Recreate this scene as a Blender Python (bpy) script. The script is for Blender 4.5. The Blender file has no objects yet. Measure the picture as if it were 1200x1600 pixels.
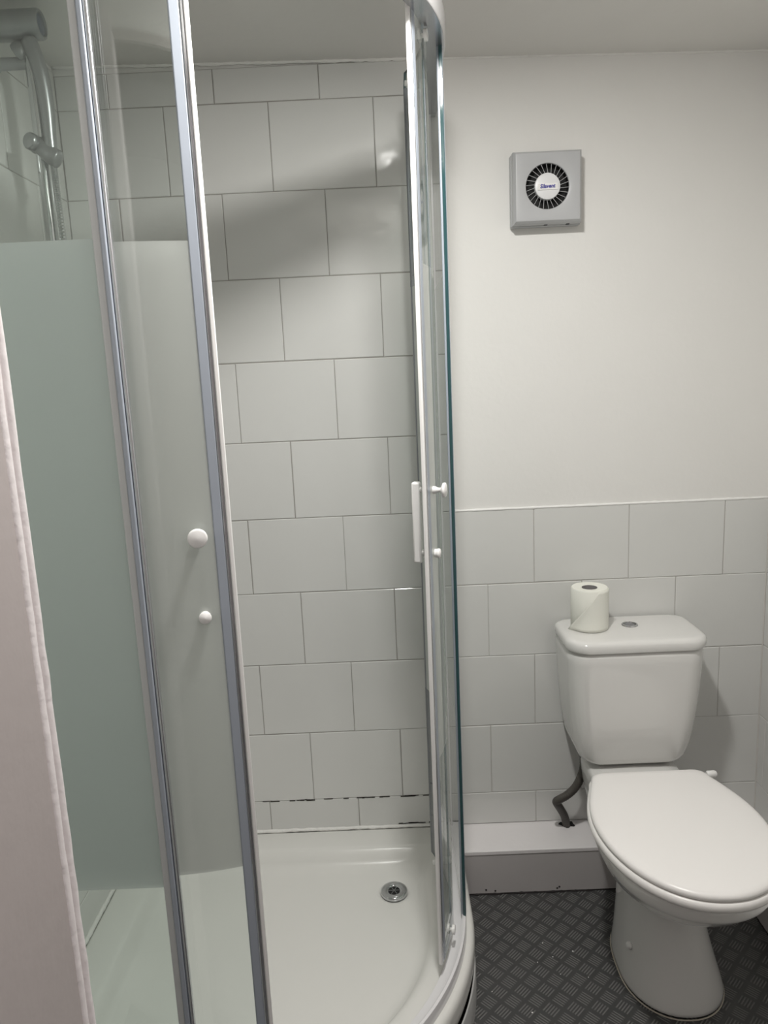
import bpy, bmesh, math, random
from mathutils import Vector, Matrix
random.seed(7)
S = bpy.context.scene
COL = S.collection
PI = math.pi
V = Vector

# ------------------------------------------------------------------ camera
def make_camera():
    yaw, pit, roll = 7.79620029e-03, -1.80803875e-01, -4.52236924e-02
    ca, sa = math.cos(yaw), math.sin(yaw); cb, sb = math.cos(pit), math.sin(pit)
    r = V((ca, sa, 0)); fw = V((-sa*cb, ca*cb, sb)); up = r.cross(fw)
    cc, sc = math.cos(roll), math.sin(roll)
    r2 = cc*r + sc*up; u2 = -sc*r + cc*up
    cam = bpy.data.cameras.new('camera')
    o = bpy.data.objects.new('camera', cam); COL.objects.link(o)
    M = Matrix((r2, u2, -fw)).transposed().to_4x4()
    M.translation = V((0.2142, -1.9041, 1.3918))
    o.matrix_world = M
    cam.sensor_fit = 'HORIZONTAL'; cam.sensor_width = 36; cam.lens = 36*1155/1200
    cam.clip_start = 0.02
    S.camera = o
make_camera()

# ------------------------------------------------------------------ world, light, exposure
W = bpy.data.worlds.new('world'); S.world = W; W.use_nodes = True
W.node_tree.nodes['Background'].inputs[0].default_value = (0.8, 0.82, 0.85, 1)
W.node_tree.nodes['Background'].inputs[1].default_value = 0.0
S.view_settings.view_transform = 'Standard'; S.view_settings.look = 'None'
S.view_settings.exposure = 0.0; S.view_settings.gamma = 1.0
S.view_settings.use_curve_mapping = False
LAMP_POS = (0.31, -0.90); LAMP_R = 0.055; LAMP_W = 13.3; LAMP_OMNI = 1.5; LAMP_COL = (1.0, 0.985, 0.95); LAMP_SPREAD = 180
HALL_W = 6.0; HALL_COL = (1.0, 0.95, 0.94)

def area_light(name, loc, size, power, col, spread=180, parent=None, rot=(0, 0, 0), shape='DISK', sy=None):
    l = bpy.data.lights.new(name, 'AREA'); l.shape = shape; l.size = size
    if sy: l.size_y = sy
    l.energy = power; l.color = col; l.spread = math.radians(spread)
    o = bpy.data.objects.new(name, l); COL.objects.link(o)
    o.location = loc; o.rotation_euler = rot
    if parent: o.parent = parent
    return o

# ------------------------------------------------------------------ materials
def nm(name):
    m = bpy.data.materials.new(name); m.use_nodes = True
    nt = m.node_tree
    return m, nt, nt.nodes['Principled BSDF']
def mat(name, col, rough=0.5, metal=0.0, bump=0.0, bscale=50.0, bdist=0.001, var=0.0, vscale=6.0, coat=0.0, spec=0.5, detail=3):
    m, nt, b = nm(name)
    b.inputs['Base Color'].default_value = (*col, 1)
    b.inputs['Roughness'].default_value = rough
    b.inputs['Metallic'].default_value = metal
    b.inputs['Specular IOR Level'].default_value = spec
    if coat:
        b.inputs['Coat Weight'].default_value = coat; b.inputs['Coat Roughness'].default_value = 0.04
    if bump or var:
        g = nt.nodes.new('ShaderNodeNewGeometry')
    if bump:
        n = nt.nodes.new('ShaderNodeTexNoise'); n.inputs['Scale'].default_value = bscale; n.inputs['Detail'].default_value = detail
        bp = nt.nodes.new('ShaderNodeBump'); bp.inputs['Strength'].default_value = bump; bp.inputs['Distance'].default_value = bdist
        nt.links.new(g.outputs['Position'], n.inputs['Vector'])
        nt.links.new(n.outputs['Fac'], bp.inputs['Height']); nt.links.new(bp.outputs['Normal'], b.inputs['Normal'])
    if var:
        n = nt.nodes.new('ShaderNodeTexNoise'); n.inputs['Scale'].default_value = vscale; n.inputs['Detail'].default_value = 5
        nt.links.new(g.outputs['Position'], n.inputs['Vector'])
        mx = nt.nodes.new('ShaderNodeMix'); mx.data_type = 'RGBA'
        mx.inputs['A'].default_value = (*[c*(1-var) for c in col], 1); mx.inputs['B'].default_value = (*[min(1, c*(1+var)) for c in col], 1)
        nt.links.new(n.outputs['Fac'], mx.inputs['Factor']); nt.links.new(mx.outputs['Result'], b.inputs['Base Color'])
    return m

PAINT = mat('wall_paint', (0.80, 0.79, 0.765), 0.75, bump=0.25, bscale=60, bdist=0.002, var=0.015)
CEIL = mat('ceiling_paint', (0.78, 0.765, 0.735), 0.85, bump=0.5, bscale=14, bdist=0.004, var=0.03)
TILE = mat('glazed_tile', (0.71, 0.71, 0.69), 0.13, bump=0.35, bscale=11, bdist=0.004, var=0.03, vscale=4, detail=2)
GROUT = mat('grout', (0.36, 0.345, 0.32), 0.9, bump=0.4, bscale=200, var=0.2, vscale=12)
GROUTM = mat('pale_grout', (0.50, 0.48, 0.455), 0.85, bump=0.4, bscale=200, var=0.1, vscale=12)
GROUTW = mat('white_grout', (0.62, 0.6, 0.57), 0.85, bump=0.4, bscale=200, var=0.1, vscale=12)
CERAMIC = mat('vitreous_china', (0.77, 0.76, 0.74), 0.07, coat=0.5)
ACRYL = mat('acrylic_tray', (0.77, 0.765, 0.73), 0.22, bump=0.05, bscale=8, var=0.02)
PLAST = mat('white_plastic', (0.87, 0.86, 0.845), 0.28)
SEATM = mat('seat_plastic', (0.92, 0.895, 0.875), 0.30, bump=0.03, bscale=6)
FANP = mat('fan_plastic', (0.47, 0.475, 0.485), 0.38)
FANB = mat('fan_badge_plastic', (0.78, 0.78, 0.79), 0.35)
BLACK = mat('black_void', (0.008, 0.008, 0.008), 0.7)
BLUE = mat('blue_ink', (0.03, 0.03, 0.30), 0.5)
CHROME = mat('chrome', (0.62, 0.63, 0.64), 0.08, metal=1)
SATIN = mat('satin_chrome', (0.33, 0.34, 0.345), 0.34, metal=0.75)
ALU = mat('white_aluminium', (0.80, 0.79, 0.80), 0.22, coat=0.3)
ALUG = mat('bright_aluminium', (0.55, 0.56, 0.58), 0.22, metal=0.85)
SEAL = mat('blue_grey_seal', (0.36, 0.395, 0.45), 0.35)
SEAL2 = mat('pale_seal', (0.55, 0.56, 0.56), 0.35)
SEALM = mat('mid_grey_seal', (0.20, 0.21, 0.23), 0.35)
SEALD = mat('dark_seal', (0.10, 0.12, 0.16), 0.3)
PAPER = mat('toilet_paper', (0.84, 0.84, 0.77), 0.95, bump=0.35, bscale=350, bdist=0.0006)
CARD = mat('cardboard', (0.28, 0.27, 0.27), 0.9)
HOSE = mat('grey_brown_conduit', (0.075, 0.068, 0.06), 0.45, bump=0.4, bscale=90)
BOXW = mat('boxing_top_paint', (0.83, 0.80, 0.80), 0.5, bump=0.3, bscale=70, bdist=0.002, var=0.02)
BOXF = mat('boxing_face_shaded', (0.54, 0.515, 0.51), 0.6, bump=0.15, bscale=60, var=0.05, vscale=9)  # white boxing paint, with the shade on the face put into the colour
JAMB = mat('jamb_gloss_shaded', (0.44, 0.395, 0.385), 0.45, bump=0.4, bscale=35, bdist=0.002, var=0.05, vscale=5)  # white jamb paint, darkened in colour to imitate its low light
JAMBW = mat('jamb_white_paint', (0.86, 0.81, 0.81), 0.4, bump=0.6, bscale=80, bdist=0.002)
CAULK = mat('caulk', (0.84, 0.83, 0.80), 0.6, bump=0.8, bscale=120, bdist=0.003)
DIRT = mat('dirty_silicone', (0.06, 0.055, 0.05), 0.7)
RISER = mat('riser_plastic', (0.50, 0.50, 0.49), 0.35)
HALLP = mat('hall_paint', (0.78, 0.74, 0.73), 0.8)
EDGE = mat('glass_edge_green', (0.03, 0.075, 0.08), 0.08)
BOXDARK = mat('boxing_dark', (0.035, 0.03, 0.03), 0.8)  # near-black, for the line along the floor gap and the paint chips

def emit(name, col, s):
    m = bpy.data.materials.new(name); m.use_nodes = True; nt = m.node_tree; nt.nodes.clear()
    e = nt.nodes.new('ShaderNodeEmission'); o = nt.nodes.new('ShaderNodeOutputMaterial')
    e.inputs[0].default_value = (*col, 1); e.inputs[1].default_value = s
    nt.links.new(e.outputs[0], o.inputs[0]); return m

def glass_mat(name, frost=True, z0=0.627, z1=1.588, tint=(0.945, 0.968, 0.957), fr=0.80, c1=(0.84, 0.89, 0.865), c2=(0.70, 0.76, 0.73)):
    m = bpy.data.materials.new(name); m.use_nodes = True; nt = m.node_tree; nt.nodes.clear()
    N = nt.nodes.new; L = nt.links.new
    out = N('ShaderNodeOutputMaterial')
    tr = N('ShaderNodeBsdfTransparent'); tr.inputs[0].default_value = (*tint, 1)
    gl = N('ShaderNodeBsdfGlossy'); gl.inputs['Roughness'].default_value = 0.0; gl.inputs[0].default_value = (1, 1, 1, 1)
    gg = N('ShaderNodeNewGeometry')
    dt = N('ShaderNodeVectorMath'); dt.operation = 'DOT_PRODUCT'; L(gg.outputs['Incoming'], dt.inputs[0]); L(gg.outputs['Normal'], dt.inputs[1])
    ab = N('ShaderNodeMath'); ab.operation = 'ABSOLUTE'; L(dt.outputs['Value'], ab.inputs[0])
    om = N('ShaderNodeMath'); om.operation = 'SUBTRACT'; om.inputs[0].default_value = 1.0; L(ab.outputs[0], om.inputs[1])
    pw = N('ShaderNodeMath'); pw.operation = 'POWER'; L(om.outputs[0], pw.inputs[0]); pw.inputs[1].default_value = 5.0
    fz = N('ShaderNodeMath'); fz.operation = 'MULTIPLY_ADD'; L(pw.outputs[0], fz.inputs[0]); fz.inputs[1].default_value = 0.957; fz.inputs[2].default_value = 0.043
    clear = N('ShaderNodeMixShader')
    L(fz.outputs[0], clear.inputs[0]); L(tr.outputs[0], clear.inputs[1]); L(gl.outputs[0], clear.inputs[2])
    if not frost:
        L(clear.outputs[0], out.inputs[0]); return m
    tl = N('ShaderNodeBsdfTranslucent'); tl.inputs[0].default_value = (*c1, 1)
    df = N('ShaderNodeBsdfDiffuse'); df.inputs[0].default_value = (*c2, 1)
    fm = N('ShaderNodeMixShader'); fm.inputs[0].default_value = 0.45
    L(tl.outputs[0], fm.inputs[1]); L(df.outputs[0], fm.inputs[2])
    f2 = N('ShaderNodeMixShader'); L(fz.outputs[0], f2.inputs[0]); L(fm.outputs[0], f2.inputs[1]); L(gl.outputs[0], f2.inputs[2])
    g = N('ShaderNodeNewGeometry'); sp = N('ShaderNodeSeparateXYZ'); L(g.outputs['Position'], sp.inputs[0])
    a = N('ShaderNodeMath'); a.operation = 'GREATER_THAN'; L(sp.outputs[2], a.inputs[0]); a.inputs[1].default_value = z0
    b = N('ShaderNodeMath'); b.operation = 'LESS_THAN'; L(sp.outputs[2], b.inputs[0]); b.inputs[1].default_value = z1
    c = N('ShaderNodeMath'); c.operation = 'MULTIPLY'; L(a.outputs[0], c.inputs[0]); L(b.outputs[0], c.inputs[1])
    d = N('ShaderNodeMath'); d.operation = 'MULTIPLY'; L(c.outputs[0], d.inputs[0]); d.inputs[1].default_value = fr
    mx = N('ShaderNodeMixShader'); L(d.outputs[0], mx.inputs[0]); L(clear.outputs[0], mx.inputs[1]); L(f2.outputs[0], mx.inputs[2])
    L(mx.outputs[0], out.inputs[0]); return m
GLASS = glass_mat('frosted_band_glass', c1=(0.84, 0.865, 0.84), c2=(0.70, 0.725, 0.70))
GLASSF = glass_mat('green_frosted_band_glass', c1=(0.84, 0.90, 0.89), c2=(0.72, 0.80, 0.77))

def floor_mat():
    m, nt, b = nm('tread_plate_vinyl'); N = nt.nodes.new; L = nt.links.new
    g = N('ShaderNodeNewGeometry'); sp = N('ShaderNodeSeparateXYZ'); L(g.outputs['Position'], sp.inputs[0])
    def M(op, a, bb=None, c=None):
        n = N('ShaderNodeMath'); n.operation = op
        for i, v in enumerate((a, bb, c)):
            if v is None: continue
            if isinstance(v, (int, float)): n.inputs[i].default_value = v
            else: L(v, n.inputs[i])
        return n.outputs[0]
    P = 0.0537
    def group(x0, y0, sgn):
        du = M('SUBTRACT', M('FRACT', M('DIVIDE', M('SUBTRACT', sp.outputs[0], x0), P)), 0.5)
        dv = M('SUBTRACT', M('FRACT', M('DIVIDE', M('SUBTRACT', sp.outputs[1], y0), P)), 0.5)
        s = M('MULTIPLY', M('ADD', du, M('MULTIPLY', dv, -sgn)), 0.7071)      # across the bars
        t = M('MULTIPLY', M('ADD', du, M('MULTIPLY', dv, sgn)), 0.7071)       # along the bars
        per = 0.118
        fr = M('ABSOLUTE', M('SUBTRACT', M('FRACT', M('ADD', M('DIVIDE', s, per), 100.0)), 0.5))   # 0.5 at bar centre
        bar = M('SMOOTH_MIN', M('MULTIPLY', M('SUBTRACT', fr, 0.21), 6.0), M('MULTIPLY', M('SUBTRACT', 0.28, M('ABSOLUTE', t)), 12.0), 0.1)
        bar = M('MINIMUM', bar, M('MULTIPLY', M('SUBTRACT', 0.298, M('ABSOLUTE', s)), 30.0))
        return M('MINIMUM', M('MAXIMUM', bar, 0.0), 1.0)
    A = group(0.443 - P/2 + 5*P*0, -0.200 - P/2, -1)
    B = group(0.470 - P/2, -0.226 - P/2, 1)
    h = M('MAXIMUM', A, B)
    bp = N('ShaderNodeBump'); bp.inputs['Strength'].default_value = 0.8; bp.inputs['Distance'].default_value = 0.0012
    L(h, bp.inputs['Height']); L(bp.outputs['Normal'], b.inputs['Normal'])
    n1 = N('ShaderNodeTexNoise'); n1.inputs['Scale'].default_value = 9; n1.inputs['Detail'].default_value = 6; L(g.outputs['Position'], n1.inputs['Vector'])
    n2 = N('ShaderNodeTexNoise'); n2.inputs['Scale'].default_value = 900; L(g.outputs['Position'], n2.inputs['Vector'])
    base = N('ShaderNodeMix'); base.data_type = 'RGBA'; base.inputs['A'].default_value = (0.040, 0.040, 0.041, 1); base.inputs['B'].default_value = (0.082, 0.081, 0.080, 1)
    L(M('MULTIPLY', M('ADD', n1.outputs['Fac'], n2.outputs['Fac']), 0.5), base.inputs['Factor'])
    mx = N('ShaderNodeMix'); mx.data_type = 'RGBA'; mx.inputs['B'].default_value = (0.185, 0.182, 0.178, 1)
    L(base.outputs['Result'], mx.inputs['A']); L(h, mx.inputs['Factor']); L(mx.outputs['Result'], b.inputs['Base Color'])
    b.inputs['Roughness'].default_value = 0.42
    return m
FLOOR = floor_mat()

# ------------------------------------------------------------------ helpers
BASE = {}
def root(name, label, cat, loc=(0, 0, 0), group=None):
    o = bpy.data.objects.new(name, None); COL.objects.link(o); o.location = loc
    o.empty_display_size = 0.1
    o['label'] = label; o['category'] = cat
    if group: o['group'] = group
    BASE[o.name] = V(loc)
    return o
def obj(name, bm, material, parent=None, smooth=False, kind=None, label=None, bevel=0, subsurf=0, auto=None):
    base = BASE.get(parent.name, V((0, 0, 0))) if parent else V((0, 0, 0))
    for v in bm.verts: v.co -= base
    me = bpy.data.meshes.new(name); bm.to_mesh(me); bm.free()
    for m in (material if isinstance(material, (list, tuple)) else [material]): me.materials.append(m)
    o = bpy.data.objects.new(name, me); COL.objects.link(o)
    if smooth:
        for p in me.polygons: p.use_smooth = True
        if auto is not None: me.set_sharp_from_angle(angle=math.radians(auto))
    if parent: o.parent = parent; BASE[o.name] = base
    if kind: o['kind'] = kind
    if label: o['label'] = label
    if bevel:
        md = o.modifiers.new('bevel', 'BEVEL'); md.width = bevel; md.segments = 3; md.limit_method = 'ANGLE'; md.angle_limit = math.radians(40)
        for p in me.polygons: p.use_smooth = True
        me.set_sharp_from_angle(angle=math.radians(50))
    if subsurf:
        md = o.modifiers.new('subsurf', 'SUBSURF'); md.levels = subsurf; md.render_levels = subsurf
    return o
def box(bm, x0, x1, y0, y1, z0, z1, mi=0):
    vs = [bm.verts.new((x, y, z)) for x in (x0, x1) for y in (y0, y1) for z in (z0, z1)]
    for f in ((0, 1, 3, 2), (4, 6, 7, 5), (0, 4, 5, 1), (2, 3, 7, 6), (0, 2, 6, 4), (1, 5, 7, 3)):
        fc = bm.faces.new([vs[i] for i in f]); fc.material_index = mi
    return vs
def B(*a):
    bm = bmesh.new(); box(bm, *a); return bm
def loft(bm, rings, cap0=True, cap1=True, closed=True, mi=0):
    R = [[bm.verts.new(p) for p in r] for r in rings]
    n = len(R[0])
    for a, b in zip(R, R[1:]):
        for i in range(n if closed else n-1):
            j = (i+1) % n
            f = bm.faces.new((a[i], a[j], b[j], b[i])); f.material_index = mi
    if cap0: bm.faces.new(R[0][::-1]).material_index = mi
    if cap1: bm.faces.new(R[-1]).material_index = mi
    return R
def tube(bm, pts, rad, n=16, caps=True):
    pts = [V(p) for p in pts]
    if not isinstance(rad, (list, tuple)): rad = [rad]*len(pts)
    rings = []; prev = None
    for i, p in enumerate(pts):
        t = (pts[min(i+1, len(pts)-1)] - pts[max(i-1, 0)]).normalized()
        if prev is None:
            a = V((0, 0, 1)) if abs(t.z) < 0.9 else V((1, 0, 0))
            u = t.cross(a).normalized()
        else:
            u = (prev - t*prev.dot(t)).normalized()
        prev = u; w = t.cross(u)
        rings.append([p + rad[i]*(math.cos(2*PI*k/n)*u + math.sin(2*PI*k/n)*w) for k in range(n)])
    loft(bm, rings, caps, caps)
def spline(pts, m=8):
    pts = [V(p) for p in pts]; P = [2*pts[0]-pts[1]] + pts + [2*pts[-1]-pts[-2]]; out = []
    for i in range(1, len(P)-2):
        for k in range(m):
            t = k/m; a, b, c, d = P[i-1:i+3]
            out.append(0.5*((2*b) + (c-a)*t + (2*a-5*b+4*c-d)*t*t + (3*b-a-3*c+d)*t**3))
    out.append(pts[-1]); return out
def cyl(bm, p0, p1, r, n=24, r1=None): tube(bm, [p0, p1], [r, r if r1 is None else r1], n)
def lathe(bm, prof, c, ax=(0, 0, 1), n=48, cap=False):
    ax = V(ax).normalized(); a = V((1, 0, 0)) if abs(ax.x) < 0.9 else V((0, 0, 1))
    u = ax.cross(a).normalized(); w = ax.cross(u); c = V(c)
    rings = [[c + ax*h + max(r, 1e-5)*(math.cos(2*PI*k/n)*u + math.sin(2*PI*k/n)*w) for k in range(n)] for r, h in prof]
    loft(bm, rings, cap, cap)
def rrect(x0, x1, y0, y1, radii, z, n=8):
    """radii: (x0y0, x1y0, x1y1, x0y1) counter-clockwise from x0,y0"""
    out = []
    for (cx, cy, sx, sy, a0), r in zip(((x0, y0, 1, 1, PI), (x1, y0, -1, 1, 1.5*PI), (x1, y1, -1, -1, 0), (x0, y1, 1, -1, 0.5*PI)), radii):
        for k in range(n+1):
            a = a0 + 0.5*PI*k/n
            out.append(V((cx + sx*r + r*math.cos(a), cy + sy*r + r*math.sin(a), z)))
    return out

# room numbers
XL, XR = -0.535, 1.208
CX, CY = -0.18, -0.35           # centre of the quadrant
RIM = 0.136
ROW, TW = 0.202, 0.2504
L0 = 2.047
def ceil_z(x): return 2.1335 - 0.0215*(x + 0.05)
YD0, YD1 = -1.20, -1.36        # front wall
XJ = -0.138; XJ2 = 0.72         # door opening
# ------------------------------------------------------------------ SETTING
bm = B(XL-0.15, XR+0.15, -3.6, 0.15, -0.08, 0.0); obj('floor', bm, FLOOR, kind='structure')
bm = bmesh.new()
for (x0, x1) in ((XL-0.12, XR+0.12),):
    vs = [bm.verts.new(p) for p in ((x0, 0.12, ceil_z(x0)), (x1, 0.12, ceil_z(x1)), (x1, YD0-0.14, ceil_z(x1)), (x0, YD0-0.14, ceil_z(x0)),
                                    (x0, 0.12, ceil_z(x0)+.1), (x1, 0.12, ceil_z(x1)+.1), (x1, YD0-0.14, ceil_z(x1)+.1), (x0, YD0-0.14, ceil_z(x0)+.1))]
    for f in ((0, 1, 2, 3), (7, 6, 5, 4), (0, 4, 5, 1), (1, 5, 6, 2), (2, 6, 7, 3), (3, 7, 4, 0)): bm.faces.new([vs[i] for i in f])
obj('ceiling', bm, CEIL, kind='structure')

wb = obj('wall_back', B(XL-0.12, XR+0.12, 0.004, 0.12, 0, 2.16), PAINT, kind='structure')
wl = obj('wall_left', B(XL-0.12, XL-0.004, YD0-0.135, 0.004, 0, 2.16), PAINT, kind='structure')
wr = obj('wall_right', B(XR+0.004, XR+0.12, YD0-0.135, 0.004, 0, 2.16), PAINT, kind='structure')

def tile_panel(spans, to3, name, parent, groutm=GROUT, gap=0.0021, joint=(-0.0337, -0.1598), th=0.006):
    """spans: list of (u0, u1, v0, v1, vtopfun) areas; to3 maps (u, v, depth) to the room; depth 0 is the tile face"""
    bm = bmesh.new(); bg = bmesh.new()
    for (u0, u1, v0, v1) in spans:
        q = [bg.verts.new(to3(u, v, 0.0016)) for u, v in ((u0, v0), (u1, v0), (u1, v1), (u0, v1))]; bg.faces.new(q)
        for k in range(-1, 11):
            vt = L0 - k*ROW; vb = vt - ROW
            a, b = max(vb, v0), min(vt, v1)
            if b - a < 0.004: continue
            j0 = joint[k % 2]
            i = math.floor((u0 - j0)/TW)
            while j0 + i*TW < u1:
                l, r = max(u0, j0 + i*TW), min(u1, j0 + (i+1)*TW); i += 1
                if r - l < 0.005: continue
                g = gap/2; dx, dz = random.uniform(-.0006, .0006), random.uniform(-.0005, .0005)
                l2, r2, a2, b2 = l+g+dx, r-g+dx, a+g+dz, b-g+dz
                e = 0.0014
                tl = [random.uniform(-.0003, .0003) for _ in range(4)]
                front = [bm.verts.new(to3(u, v, t)) for (u, v), t in zip(((l2+e, a2+e), (r2-e, a2+e), (r2-e, b2-e), (l2+e, b2-e)), tl)]
                mid = [bm.verts.new(to3(u, v, t+0.0010)) for (u, v), t in zip(((l2, a2), (r2, a2), (r2, b2), (l2, b2)), tl)]
                back = [bm.verts.new(to3(u, v, th)) for u, v in ((l2, a2), (r2, a2), (r2, b2), (l2, b2))]
                bm.faces.new(front)
                for A, C in ((front, mid), (mid, back)):
                    for s in range(4): bm.faces.new((A[s], A[(s+1) % 4], C[(s+1) % 4], C[s]))
    bmesh.ops.recalc_face_normals(bm, faces=bm.faces)
    o = obj(name, bm, TILE, parent)
    obj('grout', bg, groutm, parent)
    return o
L5 = L0 - 5*ROW
tile_panel([(XL, 0.362, RIM-0.004, 2.124)], lambda u, v, d: (u, d, v), 'wall_tiles', wb)
tile_panel([(0.362, XR, 0.1335, L5)], lambda u, v, d: (u, d, v), 'wall_tiles', wb, groutm=GROUTM, gap=0.0018)
tile_panel([(-1.15, 0, RIM-0.03, 2.134)], lambda u, v, d: (XL-d, u, v), 'wall_tiles', wl)
tile_panel([(-1.15, 0, 0.0, L5)], lambda u, v, d: (XR+d, u, v), 'wall_tiles', wr, groutm=GROUTW)

# beads of caulk and paint along the joints
def bead(name, pts, r, m=CAULK, n=8, jitter=0.0):
    bm = bmesh.new(); P = []
    for a, b in zip(pts, pts[1:]):
        a, b = V(a), V(b); k = max(2, int((b-a).length/0.012))
        for i in range(k): P.append(a.lerp(b, i/k))
    P.append(V(pts[-1]))
    rr = [r*(1+random.uniform(-jitter, jitter)) for _ in P]
    P = [p + V([random.uniform(-jitter, jitter)*r*0.5 for _ in range(3)]) for p in P]
    tube(bm, P, rr, n); return obj(name, bm, m, smooth=True, kind='structure')
bead('trim_1', [(XL, 0.0, ceil_z(XL)-0.001), (0.362, 0.0, ceil_z(0.362)-0.001)], 0.0045, CAULK, jitter=0.35)
bead('trim_2', [(0.362, 0.003, ceil_z(0.362)), (XR, 0.003, ceil_z(XR))], 0.003, CAULK, jitter=0.5)
bead('trim_3', [(0.362, 0.002, L5+0.0005), (XR, 0.002, L5+0.0005)], 0.0036, PLAST, jitter=0.15)
bead('trim_4', [(XR, -1.1, L5), (XR, -0.001, L5)], 0.0032, JAMBW, jitter=0.15)
bead('trim_5', [(XR-0.0005, 0, 0.135), (XR-0.0005, 0, L5)], 0.0022, GROUTW, jitter=0.15)
bead('trim_6', [(XL, -0.003, RIM+0.002), (0.365, -0.003, RIM+0.002)], 0.0052, CAULK, jitter=0.2)
bead('trim_7', [(XL+0.003, -0.88, RIM+0.002), (XL+0.003, -0.001, RIM+0.002)], 0.0056, CAULK, jitter=0.2)
# mouldy patches in the silicone and low grout line
def streaks(name, x0, x1, z, n, seed, slope=0.0):
    rnd = random.Random(seed); bm = bmesh.new()
    for _ in range(n):
        x = rnd.uniform(x0, x1); l = rnd.uniform(0.006, 0.03); t = rnd.uniform(0.0005, 0.0016); dz = rnd.uniform(-.0012, .0012)
        box(bm, x, x+l, -0.0012, 0.0005, z+dz-t, z+dz+t)
    return bm
obj('mould', streaks('m', -0.2, 0.29, L0-9*ROW, 26, 3), DIRT, wb)
obj('mould', streaks('m', 0.2, 0.34, RIM+0.0085, 16, 5), DIRT, wb)

# specks of white paint on the floor
bm = bmesh.new(); rs = random.Random(4)
for x, y in ((0.566, -0.398), (0.628, -0.41), (0.560, -0.345), (0.612, -0.330), (0.545, -0.300), (0.52, -0.36), (0.40, -0.44), (0.70, -0.56), (0.48, -0.5)):
    lathe(bm, [(0, 0.0009), (0.0012*rs.uniform(.6, 1.3), 0.0006), (0.0018*rs.uniform(.6, 1.3), 0.0)], (x, y, 0.0002), n=8)
obj('paint_specks', bm, CAULK, bpy.data.objects['floor'])

# boxing along the back wall and the right wall
LH, LD = 0.1325, 0.124
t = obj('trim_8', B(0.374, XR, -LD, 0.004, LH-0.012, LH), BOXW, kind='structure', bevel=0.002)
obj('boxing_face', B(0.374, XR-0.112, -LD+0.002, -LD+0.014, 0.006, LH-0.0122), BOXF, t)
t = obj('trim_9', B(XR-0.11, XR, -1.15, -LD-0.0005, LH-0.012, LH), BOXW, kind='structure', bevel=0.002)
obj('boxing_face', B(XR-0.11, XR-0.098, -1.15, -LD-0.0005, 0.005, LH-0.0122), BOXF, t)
bead('trim_10', [(0.38, -LD+0.006, 0.002), (XR-0.112, -LD+0.006, 0.002)], 0.0048, BOXDARK, jitter=0.4)
bead('trim_11', [(XR-0.106, -1.15, 0.002), (XR-0.106, -LD, 0.002)], 0.005, BOXDARK, jitter=0.3)
rnd = random.Random(11)
bm = bmesh.new()
for x, z in ((0.43, 0.016), (0.455, 0.012), (0.628, 0.017), (0.622, 0.013)):
    lathe(bm, [(0, 0.0016), (0.0022, 0.001), (0.0028, 0)], (x, -LD+0.002, z), (0, -1, 0), 10)
obj('paint_chips', bm, BOXDARK, bpy.data.objects['trim_8'])
# ragged hole in the ledge where the conduit goes down
bm = bmesh.new(); c = bm.verts.new((0.672, -0.018, LH+0.0006)); ring = []
for k in range(18):
    a = 2*PI*k/18; r = rnd.uniform(0.75, 1.25); ring.append(bm.verts.new((0.672+0.020*r*math.cos(a), -0.018+0.016*r*math.sin(a), LH+0.0006)))
for k in range(18): bm.faces.new((c, ring[k], ring[(k+1) % 18]))
obj('ragged_hole', bm, BLACK, bpy.data.objects['trim_8'])

# front wall with the doorway the camera looks through
bm = bmesh.new(); box(bm, XL-0.12, XJ-0.0205, YD1, YD0, 0, 2.16); box(bm, XJ2+0.0205, XR+0.12, YD1, YD0, 0, 2.16); box(bm, XJ-0.0205, XJ2+0.0205, YD1, YD0, 2.0, 2.16)
obj('wall_front', bm, PAINT, kind='structure')
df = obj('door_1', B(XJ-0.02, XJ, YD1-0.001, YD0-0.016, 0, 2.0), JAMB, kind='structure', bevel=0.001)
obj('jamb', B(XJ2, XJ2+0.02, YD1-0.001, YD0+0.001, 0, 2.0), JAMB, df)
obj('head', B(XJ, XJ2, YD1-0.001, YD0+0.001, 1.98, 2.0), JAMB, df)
bm = bmesh.new()
def wob(x, y, r, z0, z1, seed):
    rn = random.Random(seed); P = []; z = z0
    while z < z1: P.append((x+rn.uniform(-.0006, .0006), y+rn.uniform(-.0006, .0006), z)); z += 0.03
    P.append((x, y, z1)); return P
tube(bm, wob(XJ-0.0040, YD0-0.003, 0, 0, 1.99, 1), 0.0068, 14); tube(bm, wob(XJ-0.0062, YD0-0.0175, 0, 0, 1.99, 2), 0.0088, 14)
obj('rounded_edge', bm, JAMBW, df, smooth=True)
bm = B(XJ-0.05, XJ-0.004, YD0-0.001, YD0+0.010, 0, 2.03); obj('architrave', bm, JAMBW, df, bevel=0.003)
bm = B(XJ2+0.004, XJ2+0.05, YD0-0.001, YD0+0.012, 0, 2.03); obj('architrave', bm, JAMBW, df, bevel=0.003)
# hall behind
bm = bmesh.new(); box(bm, XL-0.12, XR+0.12, -3.5, -3.4, 0, 2.4)
obj('wall_rear', bm, HALLP, kind='structure')
obj('wall_hall_left', B(-0.75, -0.65, -3.4, YD1, 0, 2.4), HALLP, kind='structure')
obj('wall_hall_right', B(1.25, 1.35, -3.4, YD1, 0, 2.4), HALLP, kind='structure')
bm = B(-0.75, 1.35, -3.5, YD0-0.14, 2.4, 2.5); box(bm, -0.75, 1.35, YD1, YD1+0.02, 2.16, 2.4)
obj('ceiling_hall', bm, HALLP, kind='structure')

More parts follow.
